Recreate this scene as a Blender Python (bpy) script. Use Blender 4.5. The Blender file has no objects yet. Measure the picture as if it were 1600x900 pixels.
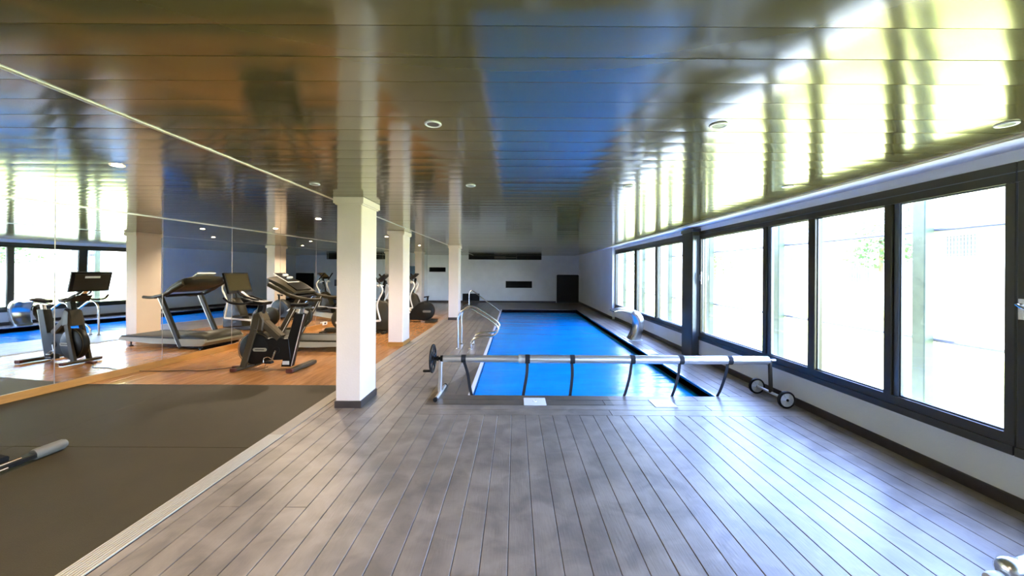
import bpy, math, random
from mathutils import Vector, Matrix
random.seed(7)
S = bpy.context.scene
C = S.collection
PI = math.pi

# ------------------------------------------------------------------ camera
cam_d = bpy.data.cameras.new('camera')
cam_d.sensor_width = 36.0
cam_d.lens = 600.0 / 1600.0 * 36.0
cam_d.shift_x = -5.0 / 1600.0
cam_d.shift_y = -25.0 / 1600.0
cam_d.clip_start = 0.05
cam_d.clip_end = 400
cam = bpy.data.objects.new('camera', cam_d)
cam.location = (0, 0, 1.6)
cam.rotation_euler = (math.radians(90), -0.006, 0)
C.objects.link(cam)
S.camera = cam

# ------------------------------------------------------------------ view, sky, sun
S.view_settings.view_transform = 'Standard'
S.view_settings.look = 'None'
S.view_settings.gamma = 1.0
S.view_settings.use_curve_mapping = False
S.view_settings.exposure = 3.32

W = bpy.data.worlds.new('world'); S.world = W
W.use_nodes = True
wn = W.node_tree
for n in list(wn.nodes): wn.nodes.remove(n)
sky = wn.nodes.new('ShaderNodeTexSky')
sky.sky_type = 'NISHITA'
sky.sun_disc = False
sky.sun_elevation = math.radians(60)
sky.sun_rotation = math.radians(-30)
sky.air_density = 1.0; sky.dust_density = 0.6; sky.ozone_density = 3.0
bg = wn.nodes.new('ShaderNodeBackground'); bg.inputs['Strength'].default_value = 0.72
wo = wn.nodes.new('ShaderNodeOutputWorld')
tint = wn.nodes.new('ShaderNodeMix'); tint.data_type = 'RGBA'; tint.blend_type = 'MULTIPLY'; tint.inputs['Factor'].default_value = 1
tint.inputs['B'].default_value = (1.02, .93, 1.15, 1)
wn.links.new(sky.outputs[0], tint.inputs['A']); wn.links.new(tint.outputs['Result'], bg.inputs[0]); wn.links.new(bg.outputs[0], wo.inputs[0])

sun_d = bpy.data.lights.new('sun', 'SUN'); sun_d.energy = 5.0; sun_d.angle = math.radians(0.6)
sun_d.color = (1.0, 0.95, 0.86)
sun = bpy.data.objects.new('sun', sun_d)
sun.location = (-10, 0, 20)
sun.rotation_euler = Vector((-0.25, 0.42, 0.87)).to_track_quat('Z', 'Y').to_euler()
C.objects.link(sun)
LAMP_W = 5.5

# ------------------------------------------------------------------ mesh helpers
class MB:
    def __init__(s): s.v = []; s.f = []; s.m = []; s.mi = 0
    def add(s, vs, fs):
        b = len(s.v); s.v += [tuple(p) for p in vs]
        for f in fs: s.f.append([b + i for i in f]); s.m.append(s.mi)
        return s
    def box(s, x0, x1, y0, y1, z0, z1):
        return s.add([(x0,y0,z0),(x1,y0,z0),(x1,y1,z0),(x0,y1,z0),(x0,y0,z1),(x1,y0,z1),(x1,y1,z1),(x0,y1,z1)],
                     [(0,3,2,1),(4,5,6,7),(0,1,5,4),(1,2,6,5),(2,3,7,6),(3,0,4,7)])
    def rbox(s, x0, x1, y0, y1, z0, z1, c=0.01):
        # chamfered box (all vertical and top edges)
        def ring(z, k):
            return [(x0+c*k[0],y0+c*k[1],z)] 
        def r(z, i):
            a = c + i
            return [(x0+a,y0+i,z),(x1-a,y0+i,z),(x1-i,y0+a,z),(x1-i,y1-a,z),(x1-a,y1-i,z),(x0+a,y1-i,z),(x0+i,y1-a,z),(x0+i,y0+a,z)]
        rows = [r(z0, c*.0), r(z1-c, 0), r(z1, c)]
        vs = sum(rows, []); fs = [tuple(reversed(range(8))), tuple(range(16, 24))]
        for k in range(2):
            for i in range(8):
                j = (i+1) % 8
                fs.append((k*8+i, k*8+j, k*8+8+j, k*8+8+i))
        return s.add(vs, fs)
    def prism(s, pts, a0, a1, axis='y', inset=0.0):
        # polygon in the plane normal to axis, extruded a0..a1, optional chamfer
        n = len(pts)
        cx = sum(p[0] for p in pts)/n; cz = sum(p[1] for p in pts)/n
        def P(p, a):
            if axis == 'y': return (p[0], a, p[1])
            if axis == 'x': return (a, p[0], p[1])
            return (p[0], p[1], a)
        def shr(p):
            d = math.hypot(p[0]-cx, p[1]-cz) or 1
            k = max(0, (d-inset)/d); return (cx+(p[0]-cx)*k, cz+(p[1]-cz)*k)
        if inset > 0:
            q = [shr(p) for p in pts]
            rows = [[P(p, a0) for p in q], [P(p, a0+inset*(1 if a1>a0 else -1)) for p in pts],
                    [P(p, a1-inset*(1 if a1>a0 else -1)) for p in pts], [P(p, a1) for p in q]]
        else:
            rows = [[P(p, a0) for p in pts], [P(p, a1) for p in pts]]
        vs = sum(rows, []); fs = [tuple(range(n)), tuple(reversed(range((len(rows)-1)*n, len(rows)*n)))]
        for k in range(len(rows)-1):
            for i in range(n):
                j = (i+1) % n
                fs.append((k*n+j, k*n+i, (k+1)*n+i, (k+1)*n+j))
        return s.add(vs, fs)
    def tube(s, path, r, n=10, caps=True, flat=1.0):
        path = [Vector(p) for p in path]
        rs = r if isinstance(r, (list, tuple)) else [r]*len(path)
        t0 = (path[1]-path[0]).normalized()
        up = Vector((0,0,1)) if abs(t0.z) < .9 else Vector((1,0,0))
        u = t0.cross(up).normalized()
        rows = []
        for i, p in enumerate(path):
            if i == 0: t = path[1]-path[0]
            elif i == len(path)-1: t = path[-1]-path[-2]
            else: t = (path[i+1]-p).normalized() + (p-path[i-1]).normalized()
            t.normalize()
            u = (u - t*u.dot(t)).normalized(); w = t.cross(u)
            rows.append([p + (u*math.cos(2*PI*k/n)*flat + w*math.sin(2*PI*k/n))*rs[i] for k in range(n)])
        vs = sum(rows, []); fs = []
        for i in range(len(rows)-1):
            for k in range(n):
                j = (k+1) % n
                fs.append((i*n+k, i*n+j, (i+1)*n+j, (i+1)*n+k))
        if caps: fs += [tuple(reversed(range(n))), tuple(range((len(rows)-1)*n, len(rows)*n))]
        return s.add(vs, fs)
    def beam(s, a, b, w, h, ref=(0,1,0)):
        # rectangular bar from a to b, w along ref, h across
        a = Vector(a); b = Vector(b); t = (b-a).normalized(); u = Vector(ref); u = (u-t*u.dot(t)).normalized(); q = t.cross(u)
        c = min(w, h)*.18
        prof = [(-w/2+c,-h/2),(w/2-c,-h/2),(w/2,-h/2+c),(w/2,h/2-c),(w/2-c,h/2),(-w/2+c,h/2),(-w/2,h/2-c),(-w/2,-h/2+c)]
        vs = [a+u*x+q*y for x, y in prof] + [b+u*x+q*y for x, y in prof]
        fs = [tuple(reversed(range(8))), tuple(range(8, 16))] + [(i, (i+1)%8, 8+(i+1)%8, 8+i) for i in range(8)]
        return s.add(vs, fs)
    def lathe(s, prof, c, axis='z', n=24, caps=True):
        # prof: list of (radius, offset along the axis)
        c = Vector(c); rows = []
        for r, h in prof:
            row = []
            for k in range(n):
                a = 2*PI*k/n; x, y = r*math.cos(a), r*math.sin(a)
                if axis == 'z': p = (x, y, h)
                elif axis == 'y': p = (x, h, y)
                else: p = (h, x, y)
                row.append(c+Vector(p))
            rows.append(row)
        vs = sum(rows, []); fs = []
        for i in range(len(rows)-1):
            for k in range(n):
                j = (k+1) % n
                fs.append((i*n+k, i*n+j, (i+1)*n+j, (i+1)*n+k))
        if prof[0] == prof[-1] or not caps: return s.add(vs, fs)
        if prof[0][0] > 1e-4: fs.append(tuple(reversed(range(n))))
        if prof[-1][0] > 1e-4: fs.append(tuple(range((len(rows)-1)*n, len(rows)*n)))
        return s.add(vs, fs)
    def quadstrip(s, rowsA):
        n = len(rowsA[0]); vs = sum([list(r) for r in rowsA], []); fs = []
        for i in range(len(rowsA)-1):
            for k in range(n-1): fs.append((i*n+k, i*n+k+1, (i+1)*n+k+1, (i+1)*n+k))
        return s.add(vs, fs)
    def build(s, name, mats, parent=None, smooth=35, recalc=True):
        me = bpy.data.meshes.new(name)
        off = Vector((0,0,0))
        if parent is not None:
            p = parent
            while p is not None: off += Vector(p.location); p = p.parent
        me.from_pydata([tuple(Vector(p)-off) for p in s.v], [], s.f)
        mats = mats if isinstance(mats, (list, tuple)) else [mats]
        for m in mats: me.materials.append(m)
        if len(mats) > 1: me.polygons.foreach_set('material_index', s.m)
        if recalc:
            import bmesh
            bm = bmesh.new(); bm.from_mesh(me); bmesh.ops.recalc_face_normals(bm, faces=bm.faces); bm.to_mesh(me); bm.free()
        if smooth:
            me.polygons.foreach_set('use_smooth', [True]*len(me.polygons))
            me.set_sharp_from_angle(angle=math.radians(smooth))
        o = bpy.data.objects.new(name, me); C.objects.link(o)
        if parent is not None: o.parent = parent
        return o

def tag(o, label=None, cat=None, group=None, kind=None):
    if label: o['label'] = label
    if cat: o['category'] = cat
    if group: o['group'] = group
    if kind: o['kind'] = kind
    return o
def thing(name, loc, label, cat, group=None, kind=None):
    o = bpy.data.objects.new(name, None); o.location = loc; o.empty_display_size = .1
    C.objects.link(o); return tag(o, label, cat, group, kind)
def dup(o, delta=(0,0,0), parent=None, **kw):
    c = o.copy(); C.objects.link(c)
    if parent is not None: c.parent = parent
    else: c.location = Vector(o.location)+Vector(delta)
    for ch in [x for x in bpy.data.objects if x.parent == o]: dup(ch, parent=c)
    for k, v in kw.items(): c[k] = v
    return c
def bez(pts, n=8):
    # Catmull-Rom through points
    P = [Vector(p) for p in pts]; P = [P[0]*2-P[1]] + P + [P[-1]*2-P[-2]]; out = []
    for i in range(1, len(P)-2):
        for k in range(n):
            t = k/n; a, b, c, d = P[i-1], P[i], P[i+1], P[i+2]
            out.append(.5*((2*b)+(-a+c)*t+(2*a-5*b+4*c-d)*t*t+(-a+3*b-3*c+d)*t*t*t))
    out.append(P[-2]); return out

# ------------------------------------------------------------------ materials
def mat(name, col, rough=.5, metal=0.0, spec=.5, noise=None, bump=None, coat=0, emit=None, dirt=None, scale=(1,1,1), rnd=0.0):
    m = bpy.data.materials.new(name); m.use_nodes = True
    nt = m.node_tree; b = nt.nodes['Principled BSDF']
    b.inputs['Base Color'].default_value = (*col, 1)
    b.inputs['Roughness'].default_value = rough
    b.inputs['Metallic'].default_value = metal
    b.inputs['Specular IOR Level'].default_value = spec
    if coat: b.inputs['Coat Weight'].default_value = coat; b.inputs['Coat Roughness'].default_value = .08
    if emit: b.inputs['Emission Color'].default_value = (*emit[0], 1); b.inputs['Emission Strength'].default_value = emit[1]
    tc = nt.nodes.new('ShaderNodeTexCoord'); mp = nt.nodes.new('ShaderNodeMapping')
    mp.inputs['Scale'].default_value = scale
    geo = nt.nodes.new('ShaderNodeNewGeometry')
    nt.links.new(geo.outputs['Position'], mp.inputs['Vector'])
    last = None
    if noise:
        sc, amt = noise[0], noise[1]; col2 = noise[2] if len(noise) > 2 else tuple(c*(1-amt) for c in col)
        nz = nt.nodes.new('ShaderNodeTexNoise'); nz.inputs['Scale'].default_value = sc; nz.inputs['Detail'].default_value = 6; nz.inputs['Roughness'].default_value = .6
        nt.links.new(mp.outputs[0], nz.inputs['Vector'])
        cr = nt.nodes.new('ShaderNodeValToRGB'); cr.color_ramp.elements[0].position = .35; cr.color_ramp.elements[1].position = .65
        cr.color_ramp.elements[0].color = (*col2, 1); cr.color_ramp.elements[1].color = (*col, 1)
        nt.links.new(nz.outputs['Fac'], cr.inputs[0]); last = cr.outputs[0]
    if rnd:
        oi = nt.nodes.new('ShaderNodeObjectInfo'); mr = nt.nodes.new('ShaderNodeMapRange')
        mr.inputs['To Min'].default_value = 1-rnd; mr.inputs['To Max'].default_value = 1+rnd
        nt.links.new(oi.outputs['Random'], mr.inputs['Value'])
        hs = nt.nodes.new('ShaderNodeHueSaturation')
        if last: nt.links.new(last, hs.inputs['Color'])
        else: hs.inputs['Color'].default_value = (*col, 1)
        nt.links.new(mr.outputs[0], hs.inputs['Value']); last = hs.outputs[0]
    if last: nt.links.new(last, b.inputs['Base Color'])
    if bump:
        nb = nt.nodes.new('ShaderNodeTexNoise'); nb.inputs['Scale'].default_value = bump[0]; nb.inputs['Detail'].default_value = bump[3] if len(bump) > 3 else 4
        mp2 = nt.nodes.new('ShaderNodeMapping'); mp2.inputs['Scale'].default_value = bump[2] if len(bump) > 2 else (1,1,1)
        nt.links.new(geo.outputs['Position'], mp2.inputs['Vector']); nt.links.new(mp2.outputs[0], nb.inputs['Vector'])
        bp = nt.nodes.new('ShaderNodeBump'); bp.inputs['Distance'].default_value = bump[1]; bp.inputs['Strength'].default_value = 1
        nt.links.new(nb.outputs['Fac'], bp.inputs['Height']); nt.links.new(bp.outputs[0], b.inputs['Normal'])
    return m
def glass_mat(name, tint, refl=1.5):
    m = bpy.data.materials.new(name); m.use_nodes = True; nt = m.node_tree
    for n in list(nt.nodes): nt.nodes.remove(n)
    o = nt.nodes.new('ShaderNodeOutputMaterial'); mx = nt.nodes.new('ShaderNodeMixShader')
    t = nt.nodes.new('ShaderNodeBsdfTransparent'); t.inputs[0].default_value = (*tint, 1)
    g = nt.nodes.new('ShaderNodeBsdfGlossy'); g.inputs['Roughness'].default_value = .02
    lw = nt.nodes.new('ShaderNodeLayerWeight'); pw = nt.nodes.new('ShaderNodeMath'); pw.operation = 'POWER'; pw.inputs[1].default_value = 5
    f = nt.nodes.new('ShaderNodeMath'); f.operation = 'MULTIPLY_ADD'; f.inputs[1].default_value = .9; f.inputs[2].default_value = .03
    lw.inputs['Blend'].default_value = .5
    nt.links.new(lw.outputs['Facing'], pw.inputs[0]); nt.links.new(pw.outputs[0], f.inputs[0])
    nt.links.new(f.outputs[0], mx.inputs[0]); nt.links.new(t.outputs[0], mx.inputs[1]); nt.links.new(g.outputs[0], mx.inputs[2])
    nt.links.new(mx.outputs[0], o.inputs[0]); return m

M = {}
M['plaster'] = mat('plaster', (.82,.82,.81), .75, noise=(1.3,.06), bump=(60,.0012))
M['plaster_rough'] = mat('plaster_rough', (.82,.83,.83), .8, noise=(2,.07), bump=(35,.003))
M['column'] = mat('column_paint', (.74,.61,.51), .7, noise=(3,.04), bump=(45,.0015))
M['ceil'] = mat('lacquered_metal_panel', (.185,.155,.06), .12, metal=.50, spec=1.0, noise=(.9,.10), bump=(2.2,.0012,(1,1,1),2), rnd=.05)
M['ceil_gap'] = mat('ceiling_gap', (.05,.045,.04), .8)
M['trim_pale'] = mat('pale_aluminium', (.78,.75,.66), .3, metal=.6)
M['slab'] = mat('slab', (.04,.037,.035), .9)
M['mirror'] = mat('mirror_glass', (.84,.88,.86), .012, metal=1.0, bump=(.9,.0010,(1,1,1),1))
M['mirror_edge'] = mat('mirror_edge', (.35,.30,.25), .35, metal=.4)
M['skirt_wood'] = mat('skirting_wood', (.46,.21,.045), .38, noise=(9,.22), scale=(.4,.4,4))
M['tile_dark'] = mat('dark_skirting_tile', (.055,.042,.036), .38, noise=(6,.25))
M['rubber'] = mat('rubber_mat', (.040,.030,.012), .62, noise=(2.2,.16), bump=(160,.0015), spec=.22)
M['strip'] = mat('threshold_metal', (.50,.44,.34), .45, metal=.15)
M['strip_pale'] = mat('threshold_pale', (.27,.235,.19), .5, noise=(5,.12))
M['frame'] = mat('window_frame', (.042,.036,.020), .33, metal=.3, spec=.6)
M['frame_grey'] = mat('window_frame_grey', (.12,.14,.16), .3, metal=.5)
M['steel'] = mat('stainless', (.66,.65,.63), .27, metal=1)
M['alu'] = mat('satin_aluminium', (.72,.70,.68), .32, metal=.85)
M['chrome'] = mat('chrome', (.85,.85,.84), .06, metal=1)
M['black'] = mat('black_plastic', (.006,.006,.005), .45, spec=.25)
M['blackm'] = mat('black_matte', (.007,.0065,.006), .7, spec=.2)
M['strap'] = mat('webbing', (.012,.012,.015), .8)
M['grey_frame'] = mat('bronze_grey_frame', (.055,.040,.020), .48, spec=.25)
M['olive'] = mat('olive_grey_plastic', (.026,.021,.010), .48, spec=.25)
M['cream'] = mat('cream_panel', (.32,.29,.20), .35)
M['pale'] = mat('pale_plastic', (.72,.70,.64), .3)
M['screen'] = mat('screen_glass', (.035,.028,.012), .25, spec=.35)
M['belt'] = mat('running_belt', (.05,.05,.045), .6)
M['white'] = mat('white_plastic', (.86,.86,.87), .35)
M['redcap'] = mat('red_brown_plastic', (.09,.02,.012), .5)
M['doorblk'] = mat('black_door', (.012,.014,.013), .55)
M['vent'] = mat('vent_black', (.012,.013,.011), .6)
M['ventg'] = mat('vent_grey', (.12,.11,.085), .5)
M['blueboard'] = mat('blue_board', (.12,.24,.33), .5, noise=(14,.5))
M['lamp_on'] = mat('lamp_on', (1,.8,.55), .5, emit=((1,.80,.55), 20))
M['lamp_off'] = mat('lamp_off', (.10,.09,.08), .3)
M['lamp_rim'] = mat('lamp_rim', (.85,.84,.8), .35)
M['liner'] = mat('pool_liner', (.012,.02,.05), .25)
M['coping'] = mat('pool_coping_white', (.74,.68,.68), .4)
M['glass'] = glass_mat('window_glass', (.93,.96,.95))
M['out_post'] = mat('out_post', (.07,.09,.05), .5, noise=(6,.3))
M['out_rail'] = mat('out_rail', (.16,.16,.18), .4, metal=.4)
M['pave'] = mat('out_paving', (.70,.68,.62), .8, noise=(2,.1))
M['grass'] = mat('lawn', (.46,.52,.12), .9, noise=(1.3,.35,(.60,.56,.18)), bump=(40,.02))
M['fac'] = mat('facade_cream', (.80,.76,.66), .8, noise=(.8,.06))
M['facb'] = mat('facade_ochre', (.66,.48,.30), .8)
M['outglass'] = mat('out_window', (.10,.13,.13), .1)
M['leaf'] = mat('leaf', (.16,.30,.06), .6, noise=(3,.5))
M['trunk'] = mat('trunk', (.16,.11,.07), .8)
M['concrete'] = mat('concrete', (.45,.44,.42), .8)

# deck board: grey-brown composite with smudged stains and per-board tone
def deck_mat():
    m = mat('deck_composite', (.285,.235,.185), .36, noise=(1.6,.20,(.225,.185,.148)), bump=(9,.0012,(9,1,1),5), rnd=.07, spec=.55)
    nt = m.node_tree; b = nt.nodes['Principled BSDF']
    src = b.inputs['Base Color'].links[0].from_socket
    geo = [n for n in nt.nodes if n.type == 'NEW_GEOMETRY'][0]
    nz = nt.nodes.new('ShaderNodeTexNoise'); nz.inputs['Scale'].default_value = 4.5; nz.inputs['Detail'].default_value = 7; nz.inputs['Distortion'].default_value = .6
    nt.links.new(geo.outputs['Position'], nz.inputs['Vector'])
    cr = nt.nodes.new('ShaderNodeValToRGB'); e = cr.color_ramp.elements
    e[0].position = .36; e[0].color = (.66,.66,.67,1); e[1].position = .62; e[1].color = (1.06,1.06,1.06,1)
    nt.links.new(nz.outputs['Fac'], cr.inputs[0])
    mx = nt.nodes.new('ShaderNodeMix'); mx.data_type = 'RGBA'; mx.blend_type = 'MULTIPLY'; mx.inputs['Factor'].default_value = 1
    nt.links.new(src, mx.inputs['A']); nt.links.new(cr.outputs[0], mx.inputs['B'])
    # wet patch beside the near left corner of the pool (a real damp stain with its own outline)
    sx = nt.nodes.new('ShaderNodeSeparateXYZ'); nt.links.new(geo.outputs['Position'], sx.inputs[0])
    n2 = nt.nodes.new('ShaderNodeTexNoise'); n2.inputs['Scale'].default_value = 5; n2.inputs['Detail'].default_value = 5
    nt.links.new(geo.outputs['Position'], n2.inputs['Vector'])
    def mth(op, a, bb):
        n = nt.nodes.new('ShaderNodeMath'); n.operation = op
        for i, q in enumerate((a, bb)):
            if isinstance(q, (int, float)): n.inputs[i].default_value = q
            else: nt.links.new(q, n.inputs[i])
        return n.outputs[0]
    X, Y = sx.outputs[0], sx.outputs[1]
    wob = mth('MULTIPLY', mth('SUBTRACT', n2.outputs['Fac'], .5), .5)
    # left strip: x > -1.08 .. and y below a slanted line; front strip: y 4.6..5
    l1 = mth('GREATER_THAN', X, -1.075)
    l2 = mth('LESS_THAN', mth('ADD', mth('SUBTRACT', Y, mth('MULTIPLY', mth('ADD', X, 1.0), 3.2)), wob), 5.25)
    l3 = mth('GREATER_THAN', Y, 4.605)
    l4 = mth('LESS_THAN', X, 1.2)
    wet = mth('MULTIPLY', mth('MULTIPLY', l1, l2), mth('MULTIPLY', l3, l4))
    mw = nt.nodes.new('ShaderNodeMix'); mw.data_type = 'RGBA'; mw.blend_type = 'MULTIPLY'
    nt.links.new(wet, mw.inputs['Factor']); nt.links.new(mx.outputs['Result'], mw.inputs['A']); mw.inputs['B'].default_value = (.50,.48,.45,1)
    nt.links.new(mw.outputs['Result'], b.inputs['Base Color'])
    rr = nt.nodes.new('ShaderNodeMapRange'); rr.inputs['To Min'].default_value = .28; rr.inputs['To Max'].default_value = .44
    nt.links.new(nz.outputs['Fac'], rr.inputs['Value']); nt.links.new(rr.outputs[0], b.inputs['Roughness'])
    return m
M['deck'] = deck_mat()
def wood_mat():
    m = mat('gym_laminate', (.40,.19,.07), .22, noise=(3.5,.24,(.29,.13,.042)), rnd=.10, scale=(6,.7,1), spec=.5)
    return m
M['wood'] = wood_mat()
def cover_mat():
    m = bpy.data.materials.new('pool_cover_blue'); m.use_nodes = True; nt = m.node_tree; b = nt.nodes['Principled BSDF']
    b.inputs['Base Color'].default_value = (.0,.20,.80,1); b.inputs['Roughness'].default_value = .16; b.inputs['Specular IOR Level'].default_value = .5
    geo = nt.nodes.new('ShaderNodeNewGeometry'); mp = nt.nodes.new('ShaderNodeMapping'); mp.inputs['Scale'].default_value = (.55,3.6,1)
    nt.links.new(geo.outputs['Position'], mp.inputs[0])
    nz = nt.nodes.new('ShaderNodeTexNoise'); nz.inputs['Scale'].default_value = 2.6; nz.inputs['Detail'].default_value = 5; nz.inputs['Distortion'].default_value = .4
    nt.links.new(mp.outputs[0], nz.inputs['Vector'])
    bp = nt.nodes.new('ShaderNodeBump'); bp.inputs['Distance'].default_value = .016
    nt.links.new(nz.outputs['Fac'], bp.inputs['Height']); nt.links.new(bp.outputs[0], b.inputs['Normal'])
    cr = nt.nodes.new('ShaderNodeValToRGB'); e = cr.color_ramp.elements
    e[0].position = .3; e[0].color = (0,.32,.84,1); e[1].position = .7; e[1].color = (0,.39,.93,1)
    nt.links.new(nz.outputs['Fac'], cr.inputs[0]); nt.links.new(cr.outputs[0], b.inputs['Base Color'])
    return m
M['cover'] = cover_mat()

# ------------------------------------------------------------------ layout numbers
Y0, YF = -4.05, 20.08          # behind the camera .. far wall
H = 2.465                      # ceiling
XW = 3.43                      # window wall face
XS = 3.33                      # far plain stretch of the right wall
PX0, PX1, PY0, PY1 = -.56, 2.60, 4.98, 16.4   # pool
ANG = math.radians(5.5); SN, CS = math.sin(ANG), math.cos(ANG)
def mw(Yv): return -6.07 + math.tan(ANG)*(Yv-4.54)   # mirrored wall x at depth y

# ------------------------------------------------------------------ structure: floors
b = MB()
b.box(-7.4, PX0-.04, Y0, YF, -.12, -.03); b.box(PX1, 3.7, Y0, YF, -.12, -.03)
b.box(PX0-.04, PX1, Y0, PY0, -.12, -.03); b.box(PX0-.04, PX1, PY1, YF, -.12, -.03)
deck = tag(b.build('floor', M['slab'], smooth=0), 'grey composite plank deck around the indoor pool', kind='structure')
BW = .152; XB = -.032
plank_cache = {}
def plank(x0, x1, y0, y1, parent, m, top=0.0, th=.022, gap=.0022, name='plank'):
    j = random.uniform(-.0008, .0008)
    key = (round(x1-x0, 3), round(y1-y0, 3), name, m.name)
    if key not in plank_cache:
        w, l = (x1-x0)-2*gap, (y1-y0)-2*gap; c = .0022
        mb = MB()
        mb.add([(-w/2,-l/2,-th),(w/2,-l/2,-th),(w/2,l/2,-th),(-w/2,l/2,-th),
                (-w/2,-l/2,-c),(w/2,-l/2,-c),(w/2,l/2,-c),(-w/2,l/2,-c),
                (-w/2+c,-l/2+c,0),(w/2-c,-l/2+c,0),(w/2-c,l/2-c,0),(-w/2+c,l/2-c,0)],
               [(0,1,5,4),(1,2,6,5),(2,3,7,6),(3,0,4,7),(4,5,9,8),(5,6,10,9),(6,7,11,10),(7,4,8,11),(8,9,10,11)])
        o = mb.build(name, m, smooth=0, recalc=False); plank_cache[key] = o.data
    else:
        o = bpy.data.objects.new(name, plank_cache[key]); C.objects.link(o)
    o.parent = parent
    o.location = ((x0+x1)/2, (y0+y1)/2, top+j) ; return o
def run(x0, x1, ya, yb, stops, parent, m, **kw):
    ys = [ya] + [s for s in stops if ya+.3 < s < yb-.3] + [yb]
    for a, c in zip(ys[:-1], ys[1:]): plank(x0, x1, a, c, parent, m, **kw)
cols = []
x = XB
while x - BW > -2.24: x -= BW
cols.append((-2.235, x))
while x + BW < 3.42: cols.append((x, x+BW)); x += BW
cols.append((x, 3.425))
for i, (a, c) in enumerate(cols):
    st = [[-1.9, 1.7, 5.3, 8.9, 12.5, 16.1], [-3.0, .6, 4.2, 7.8, 11.4, 15.0, 18.3], [-1.0, 2.6, 6.2, 9.8, 13.4, 17.0]][i % 3]
    if c <= -1.07: run(a, c, Y0, YF, st, deck, M['deck'])
    else: run(a, c, Y0, 4.30, [s for s in st if s < 1.0], deck, M['deck'])
# crosswise border boards in front of the pool
xl = [c for a, c in cols if c <= -1.07][-1]
for k in range(4):
    ya, yb = 4.30+k*.17, 4.30+(k+1)*.17
    if k == 3: yb = PY0
    for a, c in [[(xl, 1.1), (1.1, 3.425)], [(xl, 2.3), (2.3, 3.425)]][k % 2]: plank(a, c, ya, yb, deck, M['deck'])
for i in range(3):
    a = xl + i*(PX0-.04-xl)/3; run(a, a+(PX0-.04-xl)/3, PY0, PY1, [8.6+i*.9, 12.4+i*.7], deck, M['deck'])
for i in range(5):
    w = (3.425-PX1-.03)/5; a = PX1+.03+i*w; run(a, a+w, PY0, PY1, [7.0+(i*1.7) % 3, 11.0+(i*1.1) % 2.5], deck, M['deck'])
for k in range(14):
    w = (YF-PY1)/14; plank(xl, 3.425, PY1+k*w, PY1+(k+1)*w, deck, M['deck'])

# gym floor in laminate planks
b = MB(); b.box(-6.9, -2.39, 5.35, YF, -.032, -.024)
gym = tag(b.build('floor_gym', M['slab'], smooth=0), 'orange brown laminate plank floor of the gym area', kind='structure')
gx = -2.388; i = 0
while gx > -6.2:
    a = gx-.21; off = [0, .62, 1.24, .9][i % 4]
    stops = [5.36+off+1.85*k for k in range(0, 9)]
    ya = 5.356
    # cut where the mirrored wall comes closer
    if a < mw(YF): ya = 5.356; ymax = (a+6.07)/math.tan(ANG)+4.54 + .0
    ymax = YF if gx-.21 > mw(YF) else min(YF, (gx-.21+.15+6.07)/math.tan(ANG)+4.54)
    if ymax > 5.8: run(a, gx, ya, ymax, stops, gym, M['wood'], gap=.0006, th=.012, top=0)
    gx = a; i += 1

# rubber mat of the free-weight corner (two sheets with a faint seam)
t = thing('rubber_mat', (-4.3, 2, 0), 'dark olive brown rubber mat covering the floor in front of the laminate', 'mat')
for ya, yb in ((Y0+.02, 1.4), (1.403, 3.45), (3.454, 5.352)):
    for c0, c1 in ((None, -4.502), (-4.498, -2.386)):
        xa0 = mw(ya)+.03 if c0 is None else c0; xa1 = mw(yb)+.03 if c0 is None else c0
        zt = .006+random.uniform(-.0012, .0012)
        b = MB(); b.add([(xa0,ya,0),(c1,ya,0),(c1,yb,0),(xa1,yb,0),(xa0,ya,zt-.0015),(c1,ya,zt-.0015),(c1,yb,zt-.0015),(xa1,yb,zt-.0015),
                         (xa0+.002,ya+.002,zt),(c1-.002,ya+.002,zt),(c1-.002,yb-.002,zt),(xa1+.002,yb-.002,zt)],
                        [(0,3,2,1),(0,1,5,4),(1,2,6,5),(2,3,7,6),(3,0,4,7),(4,5,9,8),(5,6,10,9),(6,7,11,10),(7,4,8,11),(8,9,10,11)])
        b.build('mat_sheet', M['rubber'], t, smooth=0)
b = MB(); b.box(-6.9, -2.388, Y0, 5.354, -.03, 0.0); tag(b.build('floor_base', M['slab'], smooth=0), kind='structure')

# threshold strips
t = thing('trim_1', (-2.31, 0, 0), 'ribbed pale metal threshold strip between the rubber mat and the plank deck', None, kind='structure')
b = MB(); b.box(-2.384, -2.238, Y0, 3.73, -.02, .002); b.build('strip_base', M['tile_dark'], t, smooth=0)
for k in range(8):
    xx = -2.376+k*.0186
    b = MB(); b.prism([(xx-.0062,.001),(xx+.0062,.001),(xx+.0048,.009),(xx-.0048,.009)], Y0, 3.73); b.build('rib', M['strip'], t, smooth=0)
t = thing('trim_2', (-2.31, 10, 0), 'flat pale strip between the laminate floor and the plank deck', None, kind='structure')
b = MB(); b.box(-2.384, -2.238, 3.734, YF, -.02, .006); b.build('strip_base', M['strip_pale'], t, smooth=0)

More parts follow.
